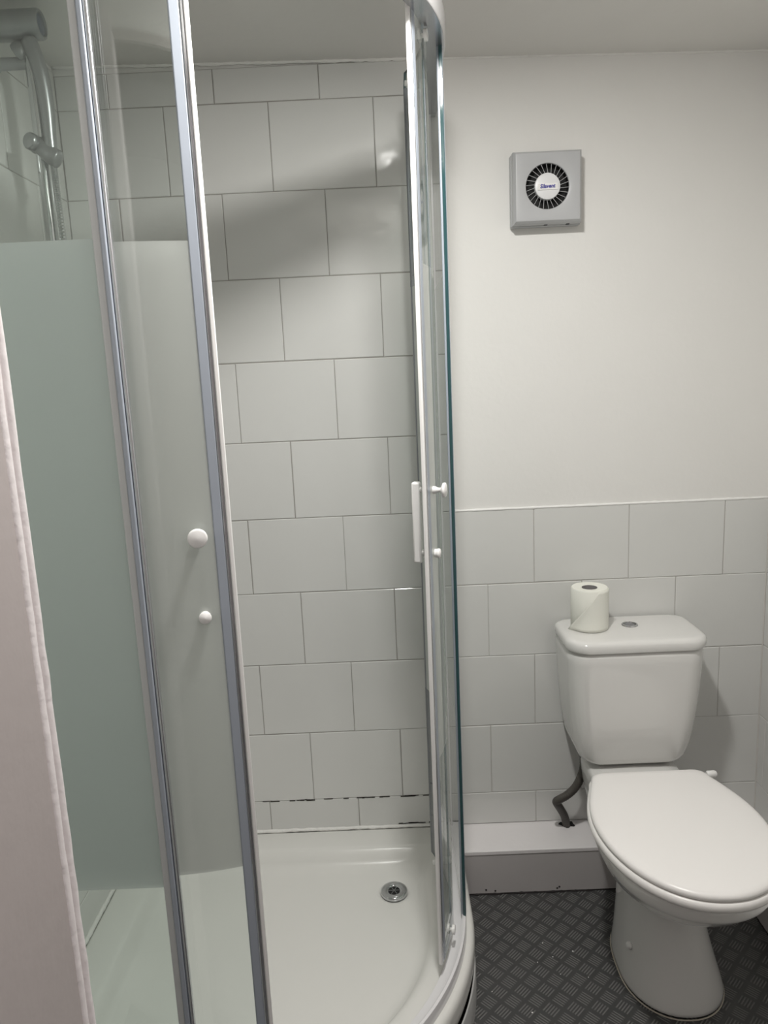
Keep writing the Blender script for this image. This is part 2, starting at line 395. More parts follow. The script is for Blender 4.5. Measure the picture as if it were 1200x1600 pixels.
# ------------------------------------------------------------------ CEILING LIGHT
lz = ceil_z(LAMP_POS[0])
cl = root('ceiling_light', 'round white ceiling downlight above the shower doors', 'ceiling light', (*LAMP_POS, lz))
bm = bmesh.new(); lathe(bm, [(LAMP_R+0.010, 0.0), (LAMP_R+0.010, -0.008), (LAMP_R+0.007, -0.012), (LAMP_R+0.002, -0.012), (LAMP_R+0.001, -0.006), (LAMP_R+0.001, 0.004)], (*LAMP_POS, lz))
obj('bezel', bm, PLAST, cl, smooth=True, auto=40)
bm = bmesh.new(); lathe(bm, [(0.0, 0.0), (LAMP_R, 0.0)], (*LAMP_POS, lz-0.0062), n=32)
obj('lens', bm, emit('lamp_lens', LAMP_COL, 30), cl)
area_light('lamp', (0, 0, -0.014), LAMP_R*2, LAMP_W, LAMP_COL, LAMP_SPREAD, cl)
pl = bpy.data.lights.new('lamp_glow', 'POINT'); pl.energy = LAMP_OMNI; pl.color = LAMP_COL; pl.shadow_soft_size = 0.03
po = bpy.data.objects.new('lamp_glow', pl); COL.objects.link(po); po.parent = cl; po.location = (0, 0, -0.045)
hl = root('hall_fill_light', 'unseen square fill lamp added in the hallway', 'ceiling light', (0.95, -2.3, 2.4))  # unseen lamp, added as soft fill from the hall side
obj('lens', B(0.8, 1.1, -2.45, -2.15, 2.385, 2.3995), emit('hall_fill_lens', HALL_COL, 3), hl)
area_light('lamp', (0, 0, -0.02), 0.3, HALL_W, HALL_COL, 180, hl, shape='SQUARE')

# ------------------------------------------------------------------ SHOWER TRAY
def outline(d, rc, z, nc=8, na=40, ns=10):
    """quadrant outline offset inwards by d, rc = radius of the plain corners"""
    x0, x1, y1, y0 = XL+0.002+d, 0.370-d, -0.001-d, -0.90+d
    R = 0.55-d; P = []
    def arc(cx, cy, r, a0, a1, n):
        q = V((cx+r*math.cos(a0), cy+r*math.sin(a0), z))
        if P:
            p = P[-1].copy()
            for k in range(1, 15): P.append(p.lerp(q, k/15))
        for k in range(n+1):
            a = a0+(a1-a0)*k/n; P.append(V((cx+r*math.cos(a), cy+r*math.sin(a), z)))
    arc(x0+rc, y1-rc, rc, PI, PI/2, nc)
    arc(x1-rc, y1-rc, rc, PI/2, 0, nc)
    arc(CX, CY, R, 0, -PI/2, na)
    arc(x0+rc, y0+rc, rc, -PI/2, -PI, nc)
    p, q = P[-1].copy(), P[0].copy()
    for k in range(1, 15): P.append(p.lerp(q, k/15))
    return P
tray = root('shower_tray', 'white quadrant shower tray with curved front on the dark floor', 'shower tray', (-0.08, -0.45, 0))
DR = V((0.183, -0.216))
bm = bmesh.new()
rings = [outline(0.016, 0.003, 0.050), outline(0.006, 0.003, 0.066), outline(0.001, 0.003, 0.085), outline(0.0, 0.003, 0.118), outline(0.002, 0.004, 0.128),
         outline(0.006, 0.006, 0.1335), outline(0.012, 0.008, RIM), outline(0.078, 0.03, RIM), outline(0.086, 0.036, RIM-0.001), outline(0.094, 0.042, 0.131),
         outline(0.106, 0.052, 0.112), outline(0.114, 0.060, 0.1035), outline(0.124, 0.068, 0.0990)]
last = rings[-1]
circ = []
for p in last:
    a = math.atan2(p.y-DR.y, p.x-DR.x); circ.append(a)
for t_, z in ((0.1, 0.0975), (0.3, 0.0965), (0.55, 0.0955), (0.8, 0.0947)):
    rings.append([V((p.x+(DR.x+0.046*math.cos(a)-p.x)*t_, p.y+(DR.y+0.046*math.sin(a)-p.y)*t_, z)) for p, a in zip(last, circ)])
for r, z in ((0.046, 0.0940), (0.041, 0.0932), (0.034, 0.089), (0.028, 0.086)):
    rings.append([V((DR.x+r*math.cos(a), DR.y+r*math.sin(a), z)) for a in circ])
loft(bm, rings, True, True)
obj('tray_body', bm, ACRYL, tray, smooth=True, auto=60)
dr = None
bm = bmesh.new(); lathe(bm, [(0.0145, 0.002), (0.0150, 0.0045), (0.022, 0.0062), (0.030, 0.0060), (0.0335, 0.0042), (0.0345, 0.0020), (0.0340, -0.003)], (DR.x, DR.y, 0.0945))
dr = obj('waste', bm, CHROME, tray, smooth=True)
bm = bmesh.new(); lathe(bm, [(0.0, 0.0), (0.016, 0.0)], (DR.x, DR.y, 0.0975)); obj('waste_hole', bm, BLACK, dr)
bm = bmesh.new()
for k in range(3):
    a = k*PI/3; d = V((math.cos(a), math.sin(a), 0))*0.015; c = V((DR.x, DR.y, 0.0982)); tube(bm, [c-d, c+d], 0.0008, 6)
obj('waste_grid', bm, SATIN, dr)
# riser panel standing in front of the tray foot, a little proud at the curve
def riser_path(d0, z, n=50):
    P = []
    for k in range(6): y = -0.15-0.20*k/6; P.append(V((0.370-d0-0.004, y, z)))
    for k in range(n+1):
        a = -PI/2*k/n; bul = 0.013*math.sin(min(1, max(0, (k/n-0.05)/0.95))*PI)**0.7
        R = 0.55-d0-0.004+bul; P.append(V((CX+R*math.cos(a), CY+R*math.sin(a), z)))
    for k in range(1, 6): P.append(V((CX-(CX-XL-0.004)*k/5, -0.90+d0+0.004, z)))
    return P
bm = bmesh.new()
a = riser_path(-0.002, 0.0); b = riser_path(-0.002, 0.074); c = riser_path(-0.0005, 0.077); d = riser_path(0.002, 0.077); e = riser_path(0.0035, 0.074); f = riser_path(0.0035, 0.0)
loft(bm, [a, b, c, d, e, f], False, False, closed=False)
obj('riser_panel', bm, RISER, tray, smooth=True, auto=60)

# ------------------------------------------------------------------ SHOWER ENCLOSURE
enc = root('shower_enclosure', 'quadrant glass shower enclosure with frosted band, curved sliding doors half open, white frame', 'shower enclosure', (-0.08, -0.45, RIM))
def rail_path(off, n=44):
    """plan path at distance off inside the tray edge, wall to wall"""
    P = [V((0.370-off, -0.004, 0))]
    for k in range(1, 6): P.append(V((0.370-off, -0.35*k/6, 0)))
    for k in range(n+1):
        a = -PI/2*k/n; R = 0.55-off; P.append(V((CX+R*math.cos(a), CY+R*math.sin(a), 0)))
    for k in range(1, 7): P.append(V((CX-(CX-XL-0.004)*k/6, -0.90+off, 0)))
    return P
def rail(name, sections, material, label=None):
    bm = bmesh.new()
    loops = [[V((p.x, p.y, z)) for p in rail_path(o)] for o, z in sections]
    n = len(loops[0]); cols = [[bm.verts.new(p) for p in l] for l in loops]; m = len(cols)
    for i in range(m):
        for k in range(n-1):
            bm.faces.new((cols[i][k], cols[i][k+1], cols[(i+1) % m][k+1], cols[(i+1) % m][k]))
    for k in (0, n-1): bm.faces.new([cols[i][k] for i in range(m)])
    bmesh.ops.recalc_face_normals(bm, faces=bm.faces)
    return obj(name, bm, material, enc, smooth=True, auto=35)
ZB, ZT = RIM, 1.995
rail('bottom_rail', [(0.018, ZB+0.0004), (0.018, ZB+0.016), (0.020, ZB+0.026), (0.0245, ZB+0.028), (0.0275, ZB+0.026), (0.0275, ZB+0.014), (0.040, ZB+0.010), (0.052, ZB+0.008), (0.053, ZB+0.0004)], ALU)
rail('top_rail', [(0.014, ZT), (0.012, ZT+0.004), (0.012, ZT+0.040), (0.016, ZT+0.045), (0.050, ZT+0.045), (0.052, ZT+0.042), (0.052, ZT+0.022), (0.048, ZT+0.022), (0.048, ZT+0.006), (0.046, ZT+0.002), (0.042, ZT+0.0)], ALU)
rail('rail_channel', [(0.0145, ZT-0.0015), (0.0145, ZT-0.0002), (0.0475, ZT-0.0002), (0.0475, ZT-0.0015)], ALUG)

def pane(name, path, z0, z1, th, parent, chamfer=None, label=None, gm=None):
    """glass panel following a plan path (list of (x, y)), thickness th towards the inside"""
    n = len(path); N = []
    for i in range(n):
        a = V(path[max(i-1, 0)]); b = V(path[min(i+1, n-1)]); t_ = (b-a).normalized(); N.append(V((-t_.y, t_.x)))
    bm = bmesh.new()
    def top(i):
        if chamfer == 'end' and i == n-1: return z1-0.030
        return z1
    def side(s, flip):
        lo = [bm.verts.new((path[i][0]+N[i].x*s, path[i][1]+N[i].y*s, z0)) for i in range(n)]
        hi = [bm.verts.new((path[i][0]+N[i].x*s, path[i][1]+N[i].y*s, top(i))) for i in range(n)]
        for i in range(n-1):
            q = (lo[i], lo[i+1], hi[i+1], hi[i]); f = bm.faces.new(q[::-1] if flip else q); f.smooth = True
    side(th/2, False); side(-th/2, True)
    def P(i, s, z): return bm.verts.new((path[i][0]+N[i].x*s, path[i][1]+N[i].y*s, z))
    for i in range(n-1):
        for fn in (lambda j: z0, top):
            f = bm.faces.new((P(i, th/2, fn(i)), P(i+1, th/2, fn(i+1)), P(i+1, -th/2, fn(i+1)), P(i, -th/2, fn(i)))); f.material_index = 1
    for i in (0, n-1):
        f = bm.faces.new((P(i, th/2, z0), P(i, th/2, top(i)), P(i, -th/2, top(i)), P(i, -th/2, z0))); f.material_index = 1
    bmesh.ops.recalc_face_normals(bm, faces=[f for f in bm.faces if f.material_index == 1])
    return obj(name, bm, [gm or GLASS, EDGE], parent, label=label)
def strip(bm, c, ang, w, t_, z0, z1, off=0.0, shift=0.0):
    """upright strip centred at plan point c; ang = direction of its width; off moves it along the normal, shift along the width"""
    d = V((math.cos(ang), math.sin(ang))); nrm = V((-d.y, d.x)); c = V(c)+d*shift+nrm*off
    q = [c-d*w/2-nrm*t_/2, c+d*w/2-nrm*t_/2, c+d*w/2+nrm*t_/2, c-d*w/2+nrm*t_/2]
    loft(bm, [[V((p.x, p.y, z)) for p in q] for z in (z0, z1)])
def ptang(a, R): return (CX+R*math.cos(a), CY+R*math.sin(a))
GZ0, GZ1 = 0.160, 2.000
RF = 0.526
# fixed panel, front left
path = [(XL+0.006+k*(CX-XL-0.006)/4, CY-RF) for k in range(5)] + [ptang(-PI/2+0.06*k/3, RF) for k in range(1, 4)]
fl = pane('fixed_panel', path, GZ0, GZ1, 0.006, enc, gm=GLASSF)
c = ptang(-PI/2+0.062, RF); aa = 0.062
bm = bmesh.new(); strip(bm, c, aa, 0.011, 0.012, GZ0, GZ1, 0, -0.009); obj('seal', bm, SEAL2, fl, bevel=0.002)
bm = bmesh.new(); strip(bm, c, aa, 0.008, 0.015, GZ0, GZ1, 0, 0.000); obj('seal', bm, SEAL, fl, bevel=0.002, label='blue grey seal strip')
bm = bmesh.new(); strip(bm, c, aa, 0.006, 0.010, GZ0, GZ1, 0, 0.0075); obj('seal', bm, ALUG, fl, bevel=0.002, label='pale edge strip')
bm = bmesh.new(); strip(bm, (XL+0.014, CY-RF), 0, 0.024, 0.024, ZB, ZT, 0, 0); obj('wall_profile', bm, ALU, fl, bevel=0.002)
# fixed panel, right
path = [ptang(-0.06*k/3, RF) for k in range(3, 0, -1)] + [(CX+RF, CY+(-0.006-CY)*k/4) for k in range(5)]
fr = pane('fixed_panel', path, GZ0, GZ1, 0.006, enc, gm=GLASSF)
c = ptang(-0.062, RF); aa = PI/2-0.062
bm = bmesh.new(); strip(bm, c, aa, 0.008, 0.012, GZ0, GZ1, 0, -0.004); obj('seal', bm, SEAL, fr, bevel=0.002, label='blue grey seal strip')
bm = bmesh.new(); strip(bm, c, aa, 0.005, 0.0065, GZ0, GZ1, -0.0015, -0.011); obj('seal', bm, EDGE, fr, bevel=0.001, label='dark green edge strip')
bm = bmesh.new(); strip(bm, (CX+RF, -0.014), PI/2, 0.024, 0.024, ZB, ZT, 0, 0); obj('wall_profile', bm, ALU, fr, bevel=0.002)

RD = 0.500
def sliding_door(lead, trail, side, lab):
    n = 30
    path = [ptang(lead+(trail-lead)*k/n, RD) for k in range(n+1)]
    path.append(ptang(trail+0.012*(1 if trail > lead else -1), RD))
    z0, z1 = 0.172, 2.030
    d = pane('sliding_door', path, z0, z1, 0.006, enc, chamfer='end', label=lab)
    sg = 1 if trail > lead else -1            # +1: right-hand door
    tang = lead + PI/2*(-sg)                  # points out of the opening edge
    c = ptang(lead, RD)
    bm = bmesh.new(); strip(bm, c, tang, 0.015, 0.008, z0, z1-0.03, 0, -0.009); obj('seal', bm, SEAL, d, bevel=0.002, label='blue grey seal strip')
    bm = bmesh.new(); strip(bm, c, tang, 0.0045, 0.009, z0, z1-0.03, 0, 0.0012); obj('seal', bm, ALUG, d, bevel=0.001, label='grey edge strip')
    bm = bmesh.new(); strip(bm, c, tang, 0.007, 0.0075 if sg > 0 else 0.013, z0, z1-0.03, 0 if sg > 0 else -0.001, 0.0070); obj('seal', bm, PLAST, d, bevel=0.0018, label='white magnetic edge strip')
    bm = bmesh.new(); strip(bm, ptang(trail, RD), trail+PI/2, 0.007, 0.008, z0, z1-0.03); obj('seal', bm, SEALM, d, bevel=0.002, label='grey seal on the rear edge')
    # knobs outside, flat bar inside
    for z, r, ln in ((1.1745, 0.0145, 0.0245), (1.050, 0.0095, 0.0105)):
        ak = lead + sg*0.078
        o = V((math.cos(ak), math.sin(ak), 0)); pc = V((CX, CY, z)) + o*(RD+0.003)
        bm = bmesh.new()
        if ln > 0.02: prof = [(0.0, 0.0), (0.0075, 0.0), (0.0072, 0.005), (0.005, 0.008), (0.0045, ln-0.010), (0.008, ln-0.007), (r*0.93, ln-0.005), (r, ln-0.002), (r*0.96, ln), (r*0.8, ln+0.0012), (0, ln+0.002)]
        else: prof = [(0, 0), (0.0085, 0.0), (0.0085, 0.003), (r*0.9, 0.004), (r, 0.006), (r, ln-0.002), (r*0.88, ln), (0, ln+0.001)]
        lathe(bm, prof, pc, o, 32); obj('knob', bm, PLAST, d, smooth=True, auto=60, label='round white knob' if ln > 0.02 else 'small round white knob')
        bm = bmesh.new(); lathe(bm, [(0, 0), (0.008, 0), (0.007, 0.004), (0.0048, 0.008), (0.0048, 0.014), (0.0065, 0.0195)], V((CX, CY, z)) + o*(RD-0.003), -o, 24)
        obj('fixing', bm, PLAST, d, smooth=True)
    ak = lead + sg*0.078; o = V((math.cos(ak), math.sin(ak)))
    c2 = V((CX, CY)) + o*(RD-0.003-0.0275)
    bm = bmesh.new(); strip(bm, c2, ak+PI/2, 0.018, 0.0165, 1.030, 1.190)
    obj('handle_bar', bm, PLAST, d, bevel=0.004)
    # rollers
    for frac in (0.2, 0.82):
        a = lead+(trail-lead)*frac; o = V((math.cos(a), math.sin(a), 0))
        for z in (z0+0.022, z1-0.045):
            bm = bmesh.new(); lathe(bm, [(0, 0.004), (0.008, 0.004), (0.009, 0), (0.009, -0.010), (0.0055, -0.012), (0.0055, -0.02), (0, -0.02)], V((CX, CY, z))+o*(RD-0.004), o, 20)
            lathe(bm, [(0, 0.004), (0.004, 0.004), (0.004, 0.010), (0.010, 0.010), (0.010, 0.016), (0, 0.016)], V((CX, CY, z-0.004))+o*(RD-0.004), o, 20)
            obj('roller', bm, PLAST, d, smooth=True, auto=40)
    return d
sliding_door(math.radians(-90+17.2), math.radians(-90-29.5), 'l', 'left curved glass door with frosted band')
sliding_door(math.radians(-22.2), math.radians(20.5), 'r', 'right curved glass door with frosted band')

# ------------------------------------------------------------------ SHOWER RAIL, HANDSET
RX, RY = -0.452, -0.312
sr = root('shower_riser_rail', 'chrome shower riser rail with slider on the left tiled wall', 'shower rail', (XL, RY, 0.95))
bm = bmesh.new(); tube(bm, [(RX, RY, 0.98), (RX, RY, 2.085)], 0.0125, 28); obj('rail', bm, CHROME, sr, smooth=True, auto=40)
bm = bmesh.new(); lathe(bm, [(0.0, 0.0), (0.027, 0.0), (0.0275, 0.004), (0.0275, 0.108), (0.0255, 0.112), (0.0215, 0.112), (0.0205, 0.108), (0.0, 0.107)], (XL, RY, 2.098), (1, 0, 0), 40)
obj('top_bracket', bm, SATIN, sr, smooth=True, auto=35)
bm = bmesh.new(); lathe(bm, [(0.0, 0), (0.0195, 0.0), (0.018, 0.003), (0.0, 0.0035)], (XL+0.1074, RY, 2.098), (1, 0, 0), 40); obj('end_cap', bm, SEALD, sr, smooth=True)
bm = bmesh.new(); lathe(bm, [(0.0, 0.0), (0.021, 0.0), (0.021, 0.006), (0.012, 0.02), (0.011, 0.075)], (XL, RY, 2.03), (1, 0, 0), 28)
obj('wall_mount', bm, SATIN, sr, smooth=True, auto=40)
bm = bmesh.new(); lathe(bm, [(0.0, 0.0), (0.025, 0.0), (0.025, 0.05), (0.018, 0.09)], (XL, RY, 0.99), (1, 0, 0), 28)
obj('wall_mount', bm, SATIN, sr, smooth=True, auto=40)
# slider: an oblong block from the rail towards the room
HX, HY = -0.427, -0.325        # holder axis
bm = bmesh.new(); ZS = 1.878
tube(bm, spline([(RX-0.018, RY+0.004, ZS+0.008), (RX-0.010, RY, ZS+0.004), (RX+0.005, RY-0.004, ZS-0.006), (HX, HY, ZS-0.024), (HX+0.010, HY-0.002, ZS-0.030), (HX+0.016, HY-0.002, ZS-0.033)], 4),
     [0.009]+[0.0165]*3+[0.0185]*4+[0.0180]*6+[0.0175]*4+[0.0160, 0.013, 0.007], 24)
obj('slider', bm, SATIN, sr, smooth=True)
bm = bmesh.new(); lathe(bm, [(0, 0), (0.015, 0.0), (0.0165, 0.004), (0.0165, 0.014), (0.014, 0.017), (0, 0.018)], (RX-0.008, RY-0.010, ZS+0.002), (-0.35, -0.9, 0.1), 28)
obj('slider_knob', bm, SATIN, sr, smooth=True, auto=40)
hs = root('shower_handset', 'chrome shower handset with its ribbed hose resting in the rail slider', 'shower handset', (HX, HY, ZS))
pts = spline([(HX, HY, ZS-0.035), (HX, HY, ZS+0.01), (HX+0.001, HY, ZS+0.065), (HX-0.002, HY, ZS+0.115), (HX-0.010, HY, ZS+0.155), (HX-0.021, HY+0.004, ZS+0.188)], 8)
m_ = len(pts); rr = [0.0105+0.0045*min(1, i/(m_*0.6)) for i in range(m_)]
bm = bmesh.new(); tube(bm, pts, rr, 24); obj('handle', bm, SATIN, hs, smooth=True)
bm = bmesh.new(); lathe(bm, [(0, -0.008), (0.012, -0.008), (0.019, 0.000), (0.022, 0.006), (0.022, 0.012), (0.019, 0.014), (0, 0.014)], (HX-0.036, HY+0.012, ZS+0.176), (-0.8, 0.3, -0.5), 36)
obj('spray_head', bm, SATIN, hs, smooth=True, auto=40)
pts = spline([(HX, HY, ZS-0.02), (HX+0.001, HY+0.001, ZS-0.12), (HX+0.004, HY+0.002, ZS-0.35), (HX+0.006, HY+0.01, ZS-0.75), (HX-0.01, HY+0.03, ZS-1.0), (HX-0.05, HY+0.04, ZS-0.95), (RX-0.02, RY+0.02, ZS-0.83)], 60)
bm = bmesh.new(); tube(bm, pts, [0.0068 if i % 2 else 0.0056 for i in range(len(pts))], 12); obj('hose', bm, CHROME, hs, smooth=False)
mv = root('shower_mixer_valve', 'chrome bar shower mixer behind the frosted glass on the left wall', 'shower mixer', (XL, RY, 0.93))
bm = bmesh.new(); lathe(bm, [(0, 0), (0.020, 0), (0.022, 0.004), (0.022, 0.26), (0.020, 0.264), (0, 0.265)], (XL+0.06, RY-0.13, 0.95), (0, 1, 0), 28); obj('valve_body', bm, CHROME, mv, smooth=True, auto=40)
for dy in (-0.075, 0.075):
    bm = bmesh.new(); lathe(bm, [(0.03, 0), (0.03, 0.005), (0.012, 0.012), (0.012, 0.045)], (XL, RY+dy, 0.95), (1, 0, 0), 24); obj('valve_inlet', bm, CHROME, mv, smooth=True, auto=40)

# ------------------------------------------------------------------ EXTRACTOR FAN
fx, fz = 0.6225, 1.8170; fw, fh, fd = 0.0815, 0.0815, 0.045
fan = root('extractor_fan', 'square grey plastic extractor fan with round slotted grille high on the painted wall', 'extractor fan', (fx, 0.004, fz))
obj('back_plate', B(fx-fw-0.002, fx+fw+0.002, -0.016, 0.0045, fz-fh-0.002, fz+fh-0.001), FANP, fan, bevel=0.002)
# cover with a round opening
bm = bmesh.new(); n = 96; Rg = 0.0508
def sq(a, hx, hz):
    c_, s_ = math.cos(a), math.sin(a); k = min(hx/abs(c_) if abs(c_) > 1e-6 else 9, hz/abs(s_) if abs(s_) > 1e-6 else 9); return (k*c_, k*s_)
def ringf(h, y): return [V((fx+sq(2*PI*(k+.5)/n, h, h)[0], y, fz+sq(2*PI*(k+.5)/n, h, h)[1])) for k in range(n)]
# exact corners
def ringsq(h, y):
    r = []
    for k in range(n):
        a = 2*PI*k/n + PI/4
        r.append(V((fx+sq(a, h, h)[0], y, fz+sq(a, h, h)[1])))
    return r
def ringc(R, y): return [V((fx-0.001+R*math.cos(2*PI*k/n+PI/4), y, fz+0.001+R*math.sin(2*PI*k/n+PI/4))) for k in range(n)]
loft(bm, [ringsq(fw, -0.0165), ringsq(fw, -0.034), ringsq(fw-0.0015, -0.039), ringsq(fw-0.006, -0.0445), ringsq(fw-0.009, -fd), ringc(Rg+0.004, -fd), ringc(Rg+0.001, -fd+0.0012), ringc(Rg, -fd+0.004), ringc(Rg, -0.018)], False, False)
obj('cover', bm, FANP, fan, smooth=True, auto=30)
for x in (fx-0.005, fx+0.048): obj('cover_catch', B(x, x+0.008, -0.024, -0.016, fz-fh-0.0010, fz-fh+0.001), BLACK, fan)
bm = bmesh.new(); lathe(bm, [(0, 0), (Rg-0.0004, 0), (Rg-0.0004, 0.0215)], (fx-0.001, -0.020, fz+0.001), (0, -1, 0), 64); obj('fan_void', bm, BLACK, fan)
bm = bmesh.new(); gx, gz = fx-0.001, fz+0.001
for k in range(26):
    a = 2*PI*(k+.3)/26; p0 = V((gx+0.029*math.cos(a), -0.042, gz+0.029*math.sin(a))); p1 = V((gx+0.0505*math.cos(a+0.10), -0.042, gz+0.0505*math.sin(a+0.10)))
    d = (p1-p0).normalized(); w = V((-d.z, 0, d.x))*0.00042
    loft(bm, [[p+w+V((0, .001, 0)), p-w+V((0, .001, 0)), p-w-V((0, .0008, 0)), p+w-V((0, .0008, 0))] for p in (p0, p1)])
obj('grille', bm, FANP, fan)
bm = bmesh.new(); lathe(bm, [(0.0, 0.0035), (0.024, 0.003), (0.0295, 0.001), (0.0305, -0.002), (0.0300, -0.012)], (gx, -0.0435, gz), (0, -1, 0), 64)
hub = obj('grille_hub', bm, FANB, fan, smooth=True, auto=40)
bm = B(gx-0.024, gx+0.023, -0.0485, -0.0465, gz-0.009, gz+0.006); obj('badge', bm, PLAST, hub, bevel=0.001)
cu = bpy.data.curves.new('lettering', 'FONT'); cu.body = 'Silavent'; cu.size = 0.0125; cu.align_x = 'CENTER'; cu.align_y = 'CENTER'; cu.extrude = 0.0002; cu.offset = 0.00035; cu.shear = 0.15
to = bpy.data.objects.new('lettering_curve', cu); COL.objects.link(to)
bpy.context.view_layer.update()
me = bpy.data.meshes.new_from_object(to.evaluated_get(bpy.context.evaluated_depsgraph_get())); bpy.data.objects.remove(to)
bm = bmesh.new(); bm.from_mesh(me)
for v in bm.verts: x, y = v.co.x*0.92, v.co.y; v.co = V((gx-0.001+x, -0.0489-v.co.z, gz-0.0010+y+0.02*x))
obj('lettering', bm, BLUE, hub, label='blue lettering')

# ------------------------------------------------------------------ TOILET
TX = 0.812
wc = root('toilet', 'white close-coupled toilet with lid down against the tiled wall', 'toilet', (TX, -0.30, 0))
def ovalring(cx, hw, yf, yb, z, n=40, pf=2.0, pb=2.6, ymid=None):
    """egg-shaped ring; widest at ymid, yf front (negative), yb back"""
    ym = ymid if ymid is not None else (yf+yb)/2; P = []
    for k in range(n):
        a = 2*PI*k/n; c_, s_ = math.cos(a), math.sin(a)
        p = pf if s_ < 0 else pb
        sx = math.copysign(abs(c_)**(2/p), c_); sy = math.copysign(abs(s_)**(2/p), s_)
        P.append(V((cx+hw*sx, ym+(sy*(yb-ym) if sy > 0 else -sy*(yf-ym)), z)))
    return P
PX = 0.803
bm = bmesh.new()
lv = [ # z, hw, yf, yb, ymid, cx
 (0.000, 0.1130, -0.536, -0.228, -0.400, 0.815), (0.006, 0.1140, -0.538, -0.226, -0.400, 0.815), (0.020, 0.1110, -0.532, -0.226, -0.400, 0.815), (0.060, 0.1020, -0.512, -0.224, -0.380, 0.815),
 (0.110, 0.0930, -0.490, -0.220, -0.360, 0.814), (0.160, 0.0865, -0.472, -0.215, -0.350, 0.813), (0.195, 0.0850, -0.466, -0.210, -0.345, 0.812), (0.215, 0.0870, -0.476, -0.205, -0.345, 0.811),
 (0.235, 0.0980, -0.505, -0.200, -0.360, 0.809), (0.262, 0.1180, -0.555, -0.200, -0.385, 0.807), (0.292, 0.1350, -0.610, -0.205, -0.420, 0.805), (0.325, 0.1530, -0.655, -0.215, -0.450, 0.803),
 (0.352, 0.1630, -0.678, -0.225, -0.465, PX), (0.360, 0.1685, -0.688, -0.232, -0.470, PX), (0.372, 0.1705, -0.692, -0.236, -0.470, PX), (0.390, 0.1705, -0.692, -0.240, -0.470, PX), (0.398, 0.1680, -0.688, -0.244, -0.470, PX)]
loft(bm, [ovalring(cx, hw, yf, yb, z, 44, 2.15, 2.7, ym) for z, hw, yf, yb, ym, cx in lv])
# shelf that carries the cistern
SH = [(0.225, 0.705, 0.915, -0.24, -0.20), (0.27, 0.702, 0.915, -0.25, -0.10), (0.32, 0.700, 0.920, -0.28, -0.05), (0.35, 0.698, 0.925, -0.30, -0.025), (0.372, 0.697, 0.926, -0.31, -0.020), (0.381, 0.700, 0.923, -0.307, -0.023)]
loft(bm, [rrect(x0, x1, y0, y1, (0.03, 0.03, 0.02, 0.02) if y1-y0 > 0.06 else (0.018,)*4, z, 5) for z, x0, x1, y0, y1 in SH])
pan = obj('pan', bm, CERAMIC, wc, smooth=True, auto=55, subsurf=1)
bm = bmesh.new(); lathe(bm, [(0.0085, 0), (0.0085, 0.003), (0.007, 0.0065), (0.004, 0.0082), (0, 0.0085)], (0.7215, -0.415, 0.085), (-0.95, -0.2, 0.25), 20)
obj('screw_cap', bm, PLAST, pan, smooth=True)
bm = bmesh.new(); rg = ovalring(0.815, 0.1130, -0.5365, -0.2275, 0.0008, 60, 2.15, 2.7, -0.40)
rg2 = [p.copy() for p in rg]
tube(bm, rg+[rg[0]], 0.0017, 6, False); obj('silicone_bead', bm, mat('old_silicone', (0.62, 0.57, 0.48), 0.5, var=0.2, vscale=20), pan, smooth=True)
# cistern
def rr4(x0, x1, yf, yb, rf, rb, z, n=8): return rrect(x0, x1, yf, yb, (rf, rf, rb, rb), z, n)
bm = bmesh.new()
ck = [(0.3835, 0.735, 0.890, -0.120, 0.03), (0.384, 0.712, 0.912, -0.145, 0.035), (0.389, 0.693, 0.931, -0.160, 0.04), (0.401, 0.677, 0.947, -0.171, 0.045), (0.425, 0.667, 0.957, -0.177, 0.05), (0.48, 0.657, 0.967, -0.184, 0.052),
      (0.56, 0.649, 0.975, -0.190, 0.054), (0.64, 0.6445, 0.980, -0.194, 0.055), (0.700, 0.642, 0.982, -0.196, 0.055), (0.7035, 0.6435, 0.9805, -0.1945, 0.054)]
loft(bm, [rr4(x0, x1, yf, -0.010, rf, 0.012, z) for z, x0, x1, yf, rf in ck])
cis = obj('cistern', bm, CERAMIC, wc, smooth=True, auto=60, subsurf=1)
bm = bmesh.new()
ld = [(0.7045, 0.6445, 0.980, -0.194, .054), (0.7050, 0.6395, 0.985, -0.199, .056), (0.7100, 0.6375, 0.987, -0.201, .057), (0.7230, 0.6375, 0.987, -0.201, .057), (0.7285, 0.6405, 0.984, -0.198, .056), (0.7318, 0.6460, 0.9785, -0.192, .052), (0.7330, 0.6545, 0.970, -0.183, .047), (0.7333, 0.675, 0.950, -0.165, .038)]
loft(bm, [rr4(x0, x1, yf, -0.008 - (0.002 if i > 3 else 0), rf, 0.025, z) for i, (z, x0, x1, yf, rf) in enumerate(ld)])
lid = obj('cistern_lid', bm, CERAMIC, wc, smooth=True, auto=60)
bm = bmesh.new(); lathe(bm, [(0.0158, 0.0), (0.0205, 0.0), (0.0208, 0.0016), (0.0195, 0.0034), (0.0165, 0.0036), (0.0158, 0.002)], (0.821, -0.078, 0.7332), n=48)
fb = obj('flush_button', bm, CHROME, lid, smooth=True, auto=50)
bm = bmesh.new(); lathe(bm, [(0, 0.0026), (0.009, 0.0026), (0.0150, 0.0020), (0.0155, 0.0)], (0.821, -0.078, 0.7332), n=40); obj('push_disc', bm, mat('dull_chrome', (0.35, 0.35, 0.38), 0.3, metal=1), fb, smooth=True)
